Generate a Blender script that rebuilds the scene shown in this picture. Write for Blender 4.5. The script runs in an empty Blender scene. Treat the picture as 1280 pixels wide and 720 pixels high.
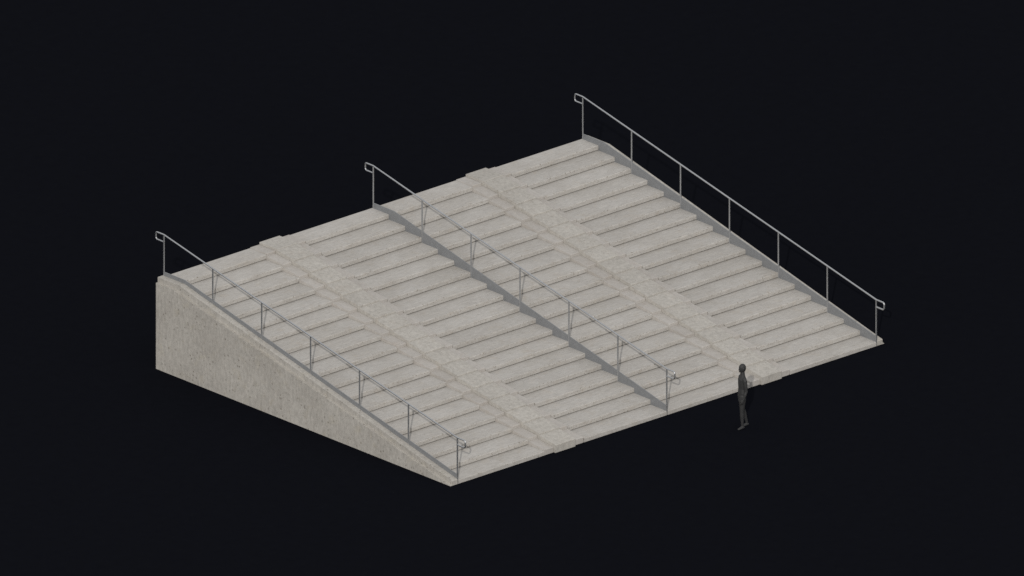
import bpy, bmesh, math, random
from mathutils import Vector, Matrix
random.seed(7)
C = bpy.context.scene.collection
SC = bpy.context.scene

# ------------------------------------------------------------------ dimensions (metres)
# X runs across the stairs, +Y climbs them, the foot of the flight lies on y = 0
RUN, RISE, NSTEP = 0.6467, 0.1435, 18
Z0 = 0.115                                   # height of the lowest tread
LEN = RUN * NSTEP                           # 11.64
ZTOP = Z0 + RISE * (NSTEP - 1)
RAILX = (0.268, 7.780, 15.302)              # the three handrail planes
WIDTH = 15.575
RUNNERS = ((3.385, 3.715, 4.430, 4.775), (10.775, 11.120, 11.835, 12.165))

# ------------------------------------------------------------------ helpers
def tag(o, label=None, cat=None, group=None, kind=None):
    if label: o['label'] = label
    if cat: o['category'] = cat
    if group: o['group'] = group
    if kind: o['kind'] = kind
    return o

def empty(name, loc):
    o = bpy.data.objects.new(name, None)
    o.empty_display_size = 0.3
    C.objects.link(o); o.location = loc
    return o

def mesh_obj(name, bm, mat, parent=None, loc=(0, 0, 0), smooth=None):
    """links a bmesh as one object; loc is relative to the parent"""
    me = bpy.data.meshes.new(name)
    bmesh.ops.recalc_face_normals(bm, faces=bm.faces)
    bm.to_mesh(me); bm.free()
    me.materials.append(mat)
    if smooth is not None:
        for p in me.polygons: p.use_smooth = True
        me.set_sharp_from_angle(angle=math.radians(smooth))
    o = bpy.data.objects.new(name, me)
    C.objects.link(o)
    if parent: o.parent = parent
    o.location = loc
    return o

def prism(bm, prof, x0, x1):
    """extrudes a (y, z) outline between two x positions"""
    a = [bm.verts.new((x0, y, z)) for y, z in prof]
    b = [bm.verts.new((x1, y, z)) for y, z in prof]
    n = len(prof)
    bm.faces.new(a); bm.faces.new(b[::-1])
    for i in range(n):
        j = (i + 1) % n
        bm.faces.new((a[i], b[i], b[j], a[j]))

def tube(bm, pts, r, seg=14, cap=True):
    pts = [Vector(p) for p in pts]
    rings = []
    ref = Vector((1, 0, 0))
    for i, p in enumerate(pts):
        d = (pts[min(i + 1, len(pts) - 1)] - pts[max(i - 1, 0)]).normalized()
        u = ref - d * ref.dot(d)
        if u.length < 1e-3: u = Vector((0, 1, 0)) - d * d.y
        u.normalize(); v = d.cross(u)
        # keep the tube's section constant round a bend
        k = 1.0
        if 0 < i < len(pts) - 1:
            c = (pts[i] - pts[i - 1]).normalized().dot((pts[i + 1] - pts[i]).normalized())
            k = 1 / max(0.5, math.sqrt((1 + c) / 2))
        rings.append([bm.verts.new(p + u * r * math.cos(t) + v * r * k * math.sin(t))
                      for t in (2 * math.pi * q / seg for q in range(seg))])
    for A, B in zip(rings, rings[1:]):
        for q in range(seg):
            w = (q + 1) % seg
            bm.faces.new((A[q], A[w], B[w], B[q]))
    if cap:
        bm.faces.new(rings[0][::-1]); bm.faces.new(rings[-1])

def arc(cx, cy, r, a0, a1, n=6):
    return [(cx + r * math.cos(math.radians(a0 + (a1 - a0) * k / n)),
             cy + r * math.sin(math.radians(a0 + (a1 - a0) * k / n))) for k in range(n + 1)]

# ------------------------------------------------------------------ materials
def nt(name):
    m = bpy.data.materials.new(name); m.use_nodes = True
    t = m.node_tree
    return m, t, t.nodes['Principled BSDF']

def N(t, kind, **kw):
    n = t.nodes.new(kind)
    for k, v in kw.items():
        if k in n.inputs.keys(): n.inputs[k].default_value = v
        else: setattr(n, k, v)
    return n

def ramp(t, src, p0, p1, c0, c1):
    r = t.nodes.new('ShaderNodeValToRGB')
    e = r.color_ramp.elements
    e[0].position, e[1].position = p0, p1
    e[0].color = (*c0, 1) if len(c0) == 3 else c0
    e[1].color = (*c1, 1) if len(c1) == 3 else c1
    t.links.new(src, r.inputs['Fac'])
    return r.outputs['Color']

def mix(t, fac, a, b, mode='MIX'):
    m = t.nodes.new('ShaderNodeMix'); m.data_type = 'RGBA'; m.blend_type = mode
    L = t.links
    for sock, v in ((m.inputs['Factor'], fac), (m.inputs['A'], a), (m.inputs['B'], b)):
        pass
    ins = [s for s in m.inputs if s.enabled]
    fa, aa, bb = ins[0], ins[1], ins[2]
    for sock, v in ((fa, fac), (aa, a), (bb, b)):
        if isinstance(v, (int, float)): sock.default_value = v
        elif isinstance(v, tuple): sock.default_value = (*v, 1)
        else: L.new(v, sock)
    return [s for s in m.outputs if s.enabled][0]

def concrete(name, base, light, dark, streak, streak_amt, mottled, pit_scale, pit_amt, nose=False, tint=(0.9, 0.82, 0.7)):
    """cast concrete: brushed streaks, blotches, air-hole pits, aggregate, warm stains"""
    m, t, b = nt(name)
    L = t.links
    tc = N(t, 'ShaderNodeTexCoord'); oi = N(t, 'ShaderNodeObjectInfo')
    off = N(t, 'ShaderNodeVectorMath', operation='SCALE'); off.inputs['Scale'].default_value = 57.0
    cmb = N(t, 'ShaderNodeCombineXYZ')
    L.new(oi.outputs['Random'], cmb.inputs[0]); L.new(oi.outputs['Random'], cmb.inputs[2])
    L.new(cmb.outputs[0], off.inputs[0])
    add = N(t, 'ShaderNodeVectorMath', operation='ADD')
    L.new(tc.outputs['Object'], add.inputs[0]); L.new(off.outputs[0], add.inputs[1])
    P = add.outputs[0]
    def noise(scale, detail=4, rough=0.55, stretch=None, dist=0.0):
        n = N(t, 'ShaderNodeTexNoise', Scale=scale, Detail=detail, Roughness=rough, Distortion=dist)
        if stretch:
            mp = N(t, 'ShaderNodeMapping'); mp.inputs['Scale'].default_value = stretch
            L.new(P, mp.inputs['Vector']); L.new(mp.outputs[0], n.inputs['Vector'])
        else:
            L.new(P, n.inputs['Vector'])
        return n.outputs['Fac']
    # large soft blotches
    col = mix(t, ramp(t, noise(0.9, 3), 0.35, 0.65, (0, 0, 0), (1, 1, 1)), base, light)
    # streaks
    st = ramp(t, noise(9, 5, 0.62, streak), 0.33, 0.67, (0, 0, 0), (1, 1, 1))
    col = mix(t, 1.0, col, mix(t, st, (1 - streak_amt,) * 3, (1 + streak_amt * 0.5,) * 3), 'MULTIPLY')
    # mottling at hand scale
    mo = ramp(t, noise(11, 6, 0.7), 0.32, 0.68, (0, 0, 0), (1, 1, 1))
    col = mix(t, 1.0, col, mix(t, mo, (1 - mottled,) * 3, (1 + mottled * 0.5,) * 3), 'MULTIPLY')
    # warm stains
    ws = ramp(t, noise(3.1, 5, 0.65, None, 0.4), 0.54, 0.74, (0, 0, 0), (0.5, 0.5, 0.5))
    col = mix(t, ws, col, mix(t, 1.0, col, tint, 'MULTIPLY'))
    # pits and air holes
    v = N(t, 'ShaderNodeTexVoronoi', Scale=pit_scale); v.inputs['Randomness'].default_value = 1.0
    L.new(P, v.inputs['Vector'])
    gate = ramp(t, noise(pit_scale * 0.33, 3, 0.6), 0.47, 0.60, (0, 0, 0), (1, 1, 1))
    pit = ramp(t, v.outputs['Distance'], 0.10, 0.30, (1, 1, 1), (0, 0, 0))
    pm = N(t, 'ShaderNodeMath', operation='MULTIPLY'); L.new(pit, pm.inputs[0]); L.new(gate, pm.inputs[1])
    pa = N(t, 'ShaderNodeMath', operation='MULTIPLY'); L.new(pm.outputs[0], pa.inputs[0]); pa.inputs[1].default_value = pit_amt
    pitf = pa.outputs[0]
    col = mix(t, pitf, col, dark)
    if nose:
        # a coarser, browner cast edge along the front of every tread
        sx = N(t, 'ShaderNodeSeparateXYZ'); L.new(tc.outputs['Object'], sx.inputs[0])
        band = N(t, 'ShaderNodeMapRange'); L.new(sx.outputs['Y'], band.inputs[0])
        band.inputs[1].default_value = 0.02; band.inputs[2].default_value = 0.075
        band.inputs[3].default_value = 1; band.inputs[4].default_value = 0
        nn = ramp(t, noise(14, 5, 0.7), 0.50, 0.66, (0, 0, 0), (1, 1, 1))
        f = N(t, 'ShaderNodeMath', operation='MULTIPLY'); L.new(band.outputs[0], f.inputs[0]); L.new(nn, f.inputs[1])
        f2 = N(t, 'ShaderNodeMath', operation='MULTIPLY'); L.new(f.outputs[0], f2.inputs[0]); f2.inputs[1].default_value = 0.24
        col = mix(t, f2.outputs[0], col, (0.25, 0.215, 0.165))
        n2 = ramp(t, noise(19, 4, 0.65), 0.59, 0.67, (0, 0, 0), (1, 1, 1))
        g = N(t, 'ShaderNodeMath', operation='MULTIPLY'); L.new(band.outputs[0], g.inputs[0]); L.new(n2, g.inputs[1])
        g2 = N(t, 'ShaderNodeMath', operation='MULTIPLY'); L.new(g.outputs[0], g2.inputs[0]); g2.inputs[1].default_value = 0.9
        col = mix(t, g2.outputs[0], col, (0.14, 0.115, 0.085))
    # every cast piece has its own tone
    pr = N(t, 'ShaderNodeMapRange'); L.new(oi.outputs['Random'], pr.inputs[0])
    pr.inputs[3].default_value = 0.965; pr.inputs[4].default_value = 1.035
    cc = N(t, 'ShaderNodeCombineXYZ')
    for k in range(3): L.new(pr.outputs[0], cc.inputs[k])
    col = mix(t, 1.0, col, cc.outputs[0], 'MULTIPLY')
    L.new(col, b.inputs['Base Color'])
    b.inputs['Roughness'].default_value = 0.88
    b.inputs['Specular IOR Level'].default_value = 0.2
    bp = N(t, 'ShaderNodeBump'); bp.inputs['Strength'].default_value = 0.35; bp.inputs['Distance'].default_value = 0.006
    hm = N(t, 'ShaderNodeMath', operation='SUBTRACT')
    L.new(noise(45, 5, 0.6), hm.inputs[0]); L.new(pitf, hm.inputs[1])
    L.new(hm.outputs[0], bp.inputs['Height']); L.new(bp.outputs[0], b.inputs['Normal'])
    return m

M_STEP = concrete('brushed_concrete', (0.410, 0.390, 0.364), (0.452, 0.434, 0.411), (0.20, 0.165, 0.135),
                  (0.35, 4.0, 2.0), 0.15, 0.09, 16, 0.45, nose=True, tint=(0.94, 0.88, 0.80))
M_EDGE = concrete('smooth_concrete', (0.405, 0.381, 0.355), (0.445, 0.423, 0.398), (0.22, 0.18, 0.145),
                  (3.0, 0.7, 1.0), 0.09, 0.09, 18, 0.4, tint=(0.94, 0.88, 0.82))
M_BLOCK = concrete('rough_concrete', (0.402, 0.382, 0.351), (0.438, 0.418, 0.386), (0.20, 0.165, 0.13),
                   (1.2, 1.0, 1.0), 0.06, 0.20, 15, 0.6, tint=(0.93, 0.88, 0.84))
M_WALL = concrete('cast_wall_concrete', (0.388, 0.367, 0.336), (0.438, 0.417, 0.384), (0.14, 0.122, 0.10),
                  (1.6, 1.6, 0.4), 0.13, 0.17, 8.5, 0.72, tint=(0.95, 0.91, 0.80))

def metal(name, col, metallic, rough):
    m, t, b = nt(name)
    tc = N(t, 'ShaderNodeTexCoord')
    n = N(t, 'ShaderNodeTexNoise', Scale=6.0, Detail=5.0, Roughness=0.6)
    t.links.new(tc.outputs['Object'], n.inputs['Vector'])
    c = ramp(t, n.outputs['Fac'], 0.3, 0.7, tuple(x * 0.93 for x in col), tuple(min(1, x * 1.06) for x in col))
    t.links.new(c, b.inputs['Base Color'])
    b.inputs['Metallic'].default_value = metallic
    r = N(t, 'ShaderNodeMapRange'); t.links.new(n.outputs['Fac'], r.inputs[0])
    r.inputs[3].default_value = rough - 0.08; r.inputs[4].default_value = rough + 0.08
    t.links.new(r.outputs[0], b.inputs['Roughness'])
    return m

M_TUBE = metal('galvanised_tube', (0.47, 0.48, 0.495), 0.92, 0.40)
M_PLATE = metal('galvanised_plate', (0.222, 0.229, 0.239), 0.25, 0.5)

def plain(name, c0, c1, scale, rough, spec=0.2):
    m, t, b = nt(name)
    tc = N(t, 'ShaderNodeTexCoord')
    n = N(t, 'ShaderNodeTexNoise', Scale=scale, Detail=6.0, Roughness=0.6)
    t.links.new(tc.outputs['Object'], n.inputs['Vector'])
    t.links.new(ramp(t, n.outputs['Fac'], 0.3, 0.7, c0, c1), b.inputs['Base Color'])
    b.inputs['Roughness'].default_value = rough
    b.inputs['Specular IOR Level'].default_value = spec
    return m

M_GROUND = plain('dark_ground', (0.0053, 0.0057, 0.0080), (0.0058, 0.0063, 0.0088), 3.0, 1.0, 0.0)
M_FIGURE = plain('dark_grey_figure', (0.0262, 0.0265, 0.0275), (0.031, 0.0312, 0.032), 9.0, 0.62, 0.35)

# ------------------------------------------------------------------ ground
bm = bmesh.new()
S_ = 150
vs = [bm.verts.new(p) for p in ((-S_, -S_, 0), (S_, -S_, 0), (S_, S_, 0), (-S_, S_, 0))]
bm.faces.new(vs)
tag(mesh_obj('ground', bm, M_GROUND), kind='structure')

# ------------------------------------------------------------------ staircase
stairs = empty('staircase', (WIDTH / 2, LEN / 2, 0))
tag(stairs, 'wide pale concrete outdoor staircase with eighteen steps and two raised block strips', 'staircase')
O = Vector(stairs.location)

def part(name, bm, mat, origin, smooth=None):
    return mesh_obj(name, bm, mat, stairs, Vector(origin) - O, smooth)

NOSE, UNDER, RAD = 0.119, 0.045, 0.026
def step_profile(i):
    low = i == 0
    back = LEN - i * RUN if i == NSTEP - 1 else RUN + UNDER - 0.003
    p = [(0.0, -Z0 + 0.001 if low else -NOSE)]
    p += [(y, z) for y, z in arc(RAD, -RAD, RAD, 180, 90, 6)]
    p += [(back, 0.0)]
    if low: p += [(back, -Z0 + 0.001)]
    else: p += [(back, -RISE - 0.12), (UNDER, -RISE - 0.12), (UNDER, -NOSE)]
    return p

PLATE_T = 0.020
def step_spans():
    g = PLATE_T / 2 + 0.001
    a, b = RUNNERS
    return ((RAILX[0] + g, a[0] - 0.006), (a[3] + 0.022, RAILX[1] - g),
            (RAILX[1] + g, b[0] - 0.006), (b[3] + 0.022, RAILX[2] - g))

for i in range(NSTEP):
    for x0, x1 in step_spans():
        bm = bmesh.new()
        prism(bm, step_profile(i), 0, x1 - x0)
        part('step', bm, M_STEP, (x0, i * RUN, Z0 + i * RISE), 40)

def sloped_profile(i, front, lift, drop, depth, top):
    """one block of a strip: its tread falls towards the foot of the stairs"""
    z = Z0 + i * RISE
    last = i == NSTEP - 1
    if last: lift, drop = top[0], (top[1] - top[0]) / 0.38
    y0 = front
    y1 = LEN - i * RUN if last else RUN + front - 0.002
    d = drop * 0.38 if last else drop
    b = -z + 0.001 if i == 0 else lift - depth
    c = 0.012
    return [(y0, b), (y0, lift - c), (y0 + c, lift + d * c / RUN), (y1, lift + d), (y1, b)]

for xs in RUNNERS:
    for i in range(NSTEP):
        z = Z0 + i * RISE
        for a, b in ((xs[0], xs[1] - 0.010), (xs[2] + 0.010, xs[3])):
            bm = bmesh.new()
            prism(bm, sloped_profile(i, 0.006, 0.040, 0.058, 0.34, (0.030, 0.020)), 0, b - a)
            part('edge_block', bm, M_EDGE, (a, i * RUN, z), 30)
        bm = bmesh.new()
        prism(bm, sloped_profile(i, -0.062, 0.108, 0.099, 0.36, (0.086, 0.084)), 0, xs[2] - xs[1])
        part('centre_block', bm, M_BLOCK, (xs[1], i * RUN, z), 30)

# solid body under the treads
bm = bmesh.new()
sl = RISE / RUN
prism(bm, [(0.35, 0.002), (LEN - 0.004, 0.002), (LEN - 0.004, ZTOP - 0.20), (LEN - RUN, ZTOP - 0.22), (0.9, 0.03)],
      RAILX[0] + 0.02, RAILX[2] - 0.02)
part('core', bm, M_WALL, (0, 0, 0))

# side walls with a coping that the handrail plate is fixed to
KINK = LEN - 0.845
CAP0, CAP1 = 0.145, ZTOP + 0.045
for side in (0, 1):
    t = PLATE_T / 2 + 0.001
    if side == 0: xo, xc, xi = 0.0, 0.066, RAILX[0] - t
    else: xo, xc, xi = WIDTH, WIDTH - 0.066, RAILX[2] + t
    bm = bmesh.new()
    prism(bm, [(0, 0.001), (LEN, 0.001), (LEN, 2.452), (LEN - 0.70, 2.432), (0, 0.004)], 0, xi - xo)
    w = part('side_wall', bm, M_WALL, (xo, 0, 0))
    bm = bmesh.new()
    n0 = (0.012, CAP0 - 0.010)
    prism(bm, [(-0.0025, 0.0045), (0.6, 0.135), (KINK - 0.5, 2.26), (LEN - 0.70, 2.427), (LEN + 0.0025, 2.447), (LEN + 0.0025, CAP1),
               (KINK, CAP1), (0.02, CAP0), (-0.0025, CAP0 - 0.02)], 0, (xi - 0.0015 if side == 0 else xi + 0.0015) - xc)
    cpo = mesh_obj('coping', bm, M_WALL, w, (xc - xo, 0, 0))

# ------------------------------------------------------------------ handrails
R_T = 0.0215
PL0, PL1 = Z0 + 0.150, ZTOP + 0.150                # top edge of the base plate
RH = 1.205                                          # rail centre above the treads
def railz(y):                                       # the rail runs straight from the first post to the last
    return Z0 + RH - 0.01 + (ZTOP + 0.012 - Z0) * y / LEN
YF, YB = 0.018, LEN - 0.02

def handrail(x, label):
    root = empty('handrail', (x, 0, 0))
    tag(root, label, 'handrail', 'handrails of the staircase')
    # base plate that follows the steps
    bm = bmesh.new()
    prism(bm, [(0.006, 0.003), (LEN - 0.006, ZTOP - 0.45), (LEN - 0.006, PL1), (KINK, PL1), (0.006, PL0)], -PLATE_T / 2, PLATE_T / 2)
    mesh_obj('base_plate', bm, M_PLATE, root)
    # continuous top rail with returned ends
    D, Hh, r1 = 0.315, 0.205, 0.062
    zf, zb = railz(YF), railz(YB)
    pts = []
    pts += [(YB, zb - Hh), (YB + 0.10, zb - Hh)]
    pts += arc(YB + D - r1, zb - Hh + r1, r1, -90, 0, 7)
    pts += arc(YB + D - r1, zb - r1, r1, 0, 90, 7)
    pts += [(YB + 0.05, zb), (YB + 0.012, zb - 0.0005), (YB - 0.03, railz(YB - 0.03))]
    pts += [(LEN * k / 12, railz(LEN * k / 12)) for k in range(11, 0, -1)]
    pts += [(YF + 0.03, railz(YF + 0.03)), (YF - 0.012, zf), (YF - 0.05, zf)]
    pts += arc(YF - D + r1, zf - r1, r1, 90, 180, 7)
    pts += arc(YF - D + r1, zf - Hh + r1, r1, 180, 270, 7)
    pts += [(YF - 0.10, zf - Hh), (YF, zf - Hh)]
    bm = bmesh.new()
    tube(bm, [(0, y, z) for y, z in pts], R_T)
    mesh_obj('top_rail', bm, M_TUBE, root, (0, 0, 0), 50)
    # posts
    for k in range(7):
        y = YF + (YB - YF) * k / 6
        foot = 0.004 if k == 0 else Z0 + RISE * (y / RUN) - 0.16
        if k == 6: foot = ZTOP - 0.1
        bm = bmesh.new()
        tube(bm, [(0, 0, 0), (0, 0, railz(y) - 0.004 - foot)], 0.0215)
        p = mesh_obj('post', bm, M_TUBE, root, (0, y, foot), 50)
    return root

handrail(RAILX[0], 'grey tubular handrail on the coping of the tall bare side wall, leftmost of three')
handrail(RAILX[1], 'grey tubular handrail rising down the middle of the steps, between the two block strips')
handrail(RAILX[2], 'grey tubular handrail along the far edge, standing against the dark ground, rightmost of three')

# ------------------------------------------------------------------ person
BALL = bmesh.new(); bmesh.ops.create_icosphere(BALL, subdivisions=3, radius=1.0)
BALL_V = [v.co.copy() for v in BALL.verts]; BALL_F = [[v.index for v in f_.verts] for f_ in BALL.faces]
bv, bf = [], []
def blob(c, r):
    n = len(bv)
    bv.extend((c[0] + r[0] * v.x, c[1] + r[1] * v.y, c[2] + r[2] * v.z) for v in BALL_V)
    bf.extend([[n + k for k in f_] for f_ in BALL_F])
def limb(*keys):
    """a tapering chain: each key is (x, y, z, radius or (rx, ry, rz))"""
    ks = [(Vector(k[:3]), Vector(k[3]) if isinstance(k[3], tuple) else Vector((k[3],) * 3)) for k in keys]
    blob(*ks[0])
    for (p0, r0), (p1, r1) in zip(ks, ks[1:]):
        st = max(1, int((p1 - p0).length / (0.22 * min(min(r0), min(r1)))) + 1)
        for q in range(1, st + 1):
            blob(p0.lerp(p1, q / st), r0.lerp(r1, q / st))

# local frame: forward is -x, the figure's left is -y; mid-stride, left foot in front
limb((0.004, 0, 0.90, (0.098, 0.140, 0.090)), (0.006, 0, 0.97, (0.100, 0.150, 0.09)), (0.006, 0, 1.09, (0.092, 0.128, 0.09)),
     (0.010, 0, 1.22, (0.104, 0.145, 0.09)), (0.014, 0, 1.33, (0.106, 0.156, 0.085)), (0.016, 0, 1.405, (0.076, 0.118, 0.05)),
     (0.020, 0, 1.45, (0.064, 0.074, 0.04)), (0.020, 0, 1.53, (0.058, 0.056, 0.04)))
limb((0.020, 0, 1.635, (0.096, 0.079, 0.114)), (0.018, 0, 1.648, (0.098, 0.080, 0.113)))          # skull
limb((-0.004, 0, 1.575, (0.066, 0.056, 0.052)), (-0.004, 0, 1.62, (0.078, 0.066, 0.060)))         # jaw
limb((-0.080, 0, 1.635, 0.009), (-0.085, 0, 1.602, 0.012))                                         # nose
limb((-0.070, 0, 1.548, 0.015), (-0.066, 0, 1.552, 0.018))                                         # chin
for sgn in (-1, 1):
    limb((0.016, sgn * 0.078, 1.605, (0.010, 0.008, 0.016)), (0.020, sgn * 0.081, 1.645, (0.016, 0.009, 0.018)))   # ears
# left leg, in front, and right leg, behind
limb((0.000, -0.066, 0.88, 0.092), (-0.010, -0.070, 0.76, 0.088), (-0.026, -0.078, 0.54, 0.062), (-0.030, -0.080, 0.47, 0.055),
     (-0.030, -0.084, 0.35, 0.053), (-0.020, -0.086, 0.12, 0.034), (-0.018, -0.086, 0.075, 0.033))
limb((0.012, -0.078, 0.036, 0.034), (-0.016, -0.088, 0.048, 0.040), (-0.074, -0.108, 0.034, (0.038, 0.042, 0.032)), (-0.138, -0.126, 0.022, (0.030, 0.036, 0.020)))
limb((0.008, 0.066, 0.88, 0.092), (0.020, 0.070, 0.76, 0.088), (0.050, 0.076, 0.54, 0.062), (0.066, 0.080, 0.47, 0.055),
     (0.112, 0.088, 0.35, 0.052), (0.172, 0.096, 0.125, 0.034), (0.180, 0.097, 0.080, 0.033))
limb((0.204, 0.100, 0.040, 0.034), (0.176, 0.097, 0.048, 0.038), (0.126, 0.088, 0.034, (0.038, 0.042, 0.032)), (0.066, 0.078, 0.022, (0.030, 0.036, 0.020)))
# arms: left forearm swings forward past the hip, right arm hangs back
limb((0.020, -0.130, 1.365, 0.058), (0.028, -0.165, 1.330, 0.054), (0.034, -0.184, 1.20, 0.047), (0.046, -0.192, 1.05, 0.039),
     (0.014, -0.198, 0.97, 0.039), (-0.030, -0.198, 0.845, 0.026))
limb((0.020, 0.130, 1.365, 0.058), (0.028, 0.162, 1.330, 0.054), (0.050, 0.178, 1.20, 0.047), (0.085, 0.184, 1.05, 0.039),
     (0.090, 0.186, 0.97, 0.037), (0.085, 0.182, 0.83, 0.026))

def hand(wrist, d, side):
    """palm, four curled fingers of different length and a thumb on the palm's front edge"""
    w_, d = Vector(wrist), Vector(d).normalized()
    across = (Vector((-1, 0, 0)) + d * d.x).normalized()           # towards the thumb
    inward = Vector((0, -side, 0))
    pm = w_ + d * 0.055
    limb((*(w_ + d * 0.012), (0.026, 0.019, 0.026)), (*pm, (0.036, 0.016, 0.036)), (*(w_ + d * 0.080), (0.038, 0.014, 0.026)))
    for o_, ln in ((0.030, 0.074), (0.010, 0.084), (-0.010, 0.078), (-0.030, 0.060)):
        a = w_ + d * 0.088 + across * o_
        q1 = a + d * ln * 0.45 + inward * 0.006
        q2 = q1 + (d * 0.86 + inward * 0.5).normalized() * ln * 0.32
        q3 = q2 + (d * 0.5 + inward * 0.86).normalized() * ln * 0.26
        limb((*a, 0.0095), (*q1, 0.0088), (*q2, 0.0082), (*q3, 0.0070))
    a = w_ + d * 0.030 + across * 0.022
    q1 = a + across * 0.026 + d * 0.026 + inward * 0.006
    q2 = q1 + d * 0.032 + across * 0.008 + inward * 0.008
    limb((*a, 0.013), (*q1, 0.0105), (*q2, 0.0080))
hand((-0.030, -0.198, 0.845), (-0.40, 0.0, -0.92), -1)
hand((0.085, 0.182, 0.83), (-0.15, 0.0, -0.98), 1)

tm = bpy.data.meshes.new('tmp'); tm.from_pydata(bv, [], bf)
to = bpy.data.objects.new('tmp', tm); C.objects.link(to)
rm = to.modifiers.new('r', 'REMESH'); rm.mode = 'VOXEL'; rm.voxel_size = 0.006
sm_ = to.modifiers.new('s', 'SMOOTH'); sm_.factor = 0.5; sm_.iterations = 6
dg = bpy.context.evaluated_depsgraph_get(); dg.update()
fin = bpy.data.meshes.new_from_object(to.evaluated_get(dg))
bpy.data.objects.remove(to); bpy.data.meshes.remove(tm)
bm = bmesh.new(); bm.from_mesh(fin); bpy.data.meshes.remove(fin)
zmin = min(v.co.z for v in bm.verts)
for v in bm.verts: v.co.z += 0.001 - zmin
p = mesh_obj('person', bm, M_FIGURE, None, (8.620, -2.025, 0), 180)
p.scale = (1.02, 1.02, 1.037)
p.rotation_euler.z = math.radians(-20)
tag(p, 'smooth dark grey bare figure walking past the foot of the stairs', 'person')

# ------------------------------------------------------------------ camera: parallel projection, 47 px per metre
PXM = 47.04
AZ, SINE = math.atan(0.9079), 0.3627
ce = math.sqrt(1 - SINE * SINE)
r = Vector((math.cos(AZ), -math.sin(AZ), 0))
f = Vector((math.sin(AZ) * ce, math.cos(AZ) * ce, -SINE))
u = r.cross(f)
cam = bpy.data.cameras.new('camera'); cam.type = 'ORTHO'
cam.ortho_scale = 1280 / PXM
cam.clip_start, cam.clip_end = 0.5, 600
co = bpy.data.objects.new('camera', cam); C.objects.link(co)
loc = Vector((0, 0, 0)) + r * (77 / PXM) + u * (248 / PXM) - f * 60
M = Matrix((r, u, -f)).transposed().to_4x4(); M.translation = loc
co.matrix_world = M
SC.camera = co

# ------------------------------------------------------------------ light: an even studio dome and one soft low sun from behind the camera
w = bpy.data.worlds.new('World'); SC.world = w; w.use_nodes = True
bg = w.node_tree.nodes['Background']
bg.inputs['Color'].default_value = (0.98, 0.99, 1.0, 1); bg.inputs['Strength'].default_value = 0.66
sd = bpy.data.lights.new('sun', 'SUN'); sd.energy = 2.05; sd.angle = math.radians(0.7); sd.color = (1.0, 0.96, 0.9)
so = bpy.data.objects.new('sun', sd); C.objects.link(so)
fh = Vector((f.x, f.y, 0)).normalized()
d = r * 0.519 + fh * 7.64 + Vector((0, 0, -3.72))
so.rotation_euler = d.to_track_quat('-Z', 'Y').to_euler()
so.location = (-10, -10, 12)

SC.cycles.use_denoising = False
SC.view_settings.view_transform = 'Standard'
SC.view_settings.look = 'None'
SC.view_settings.exposure = 0.0
SC.view_settings.gamma = 1.0
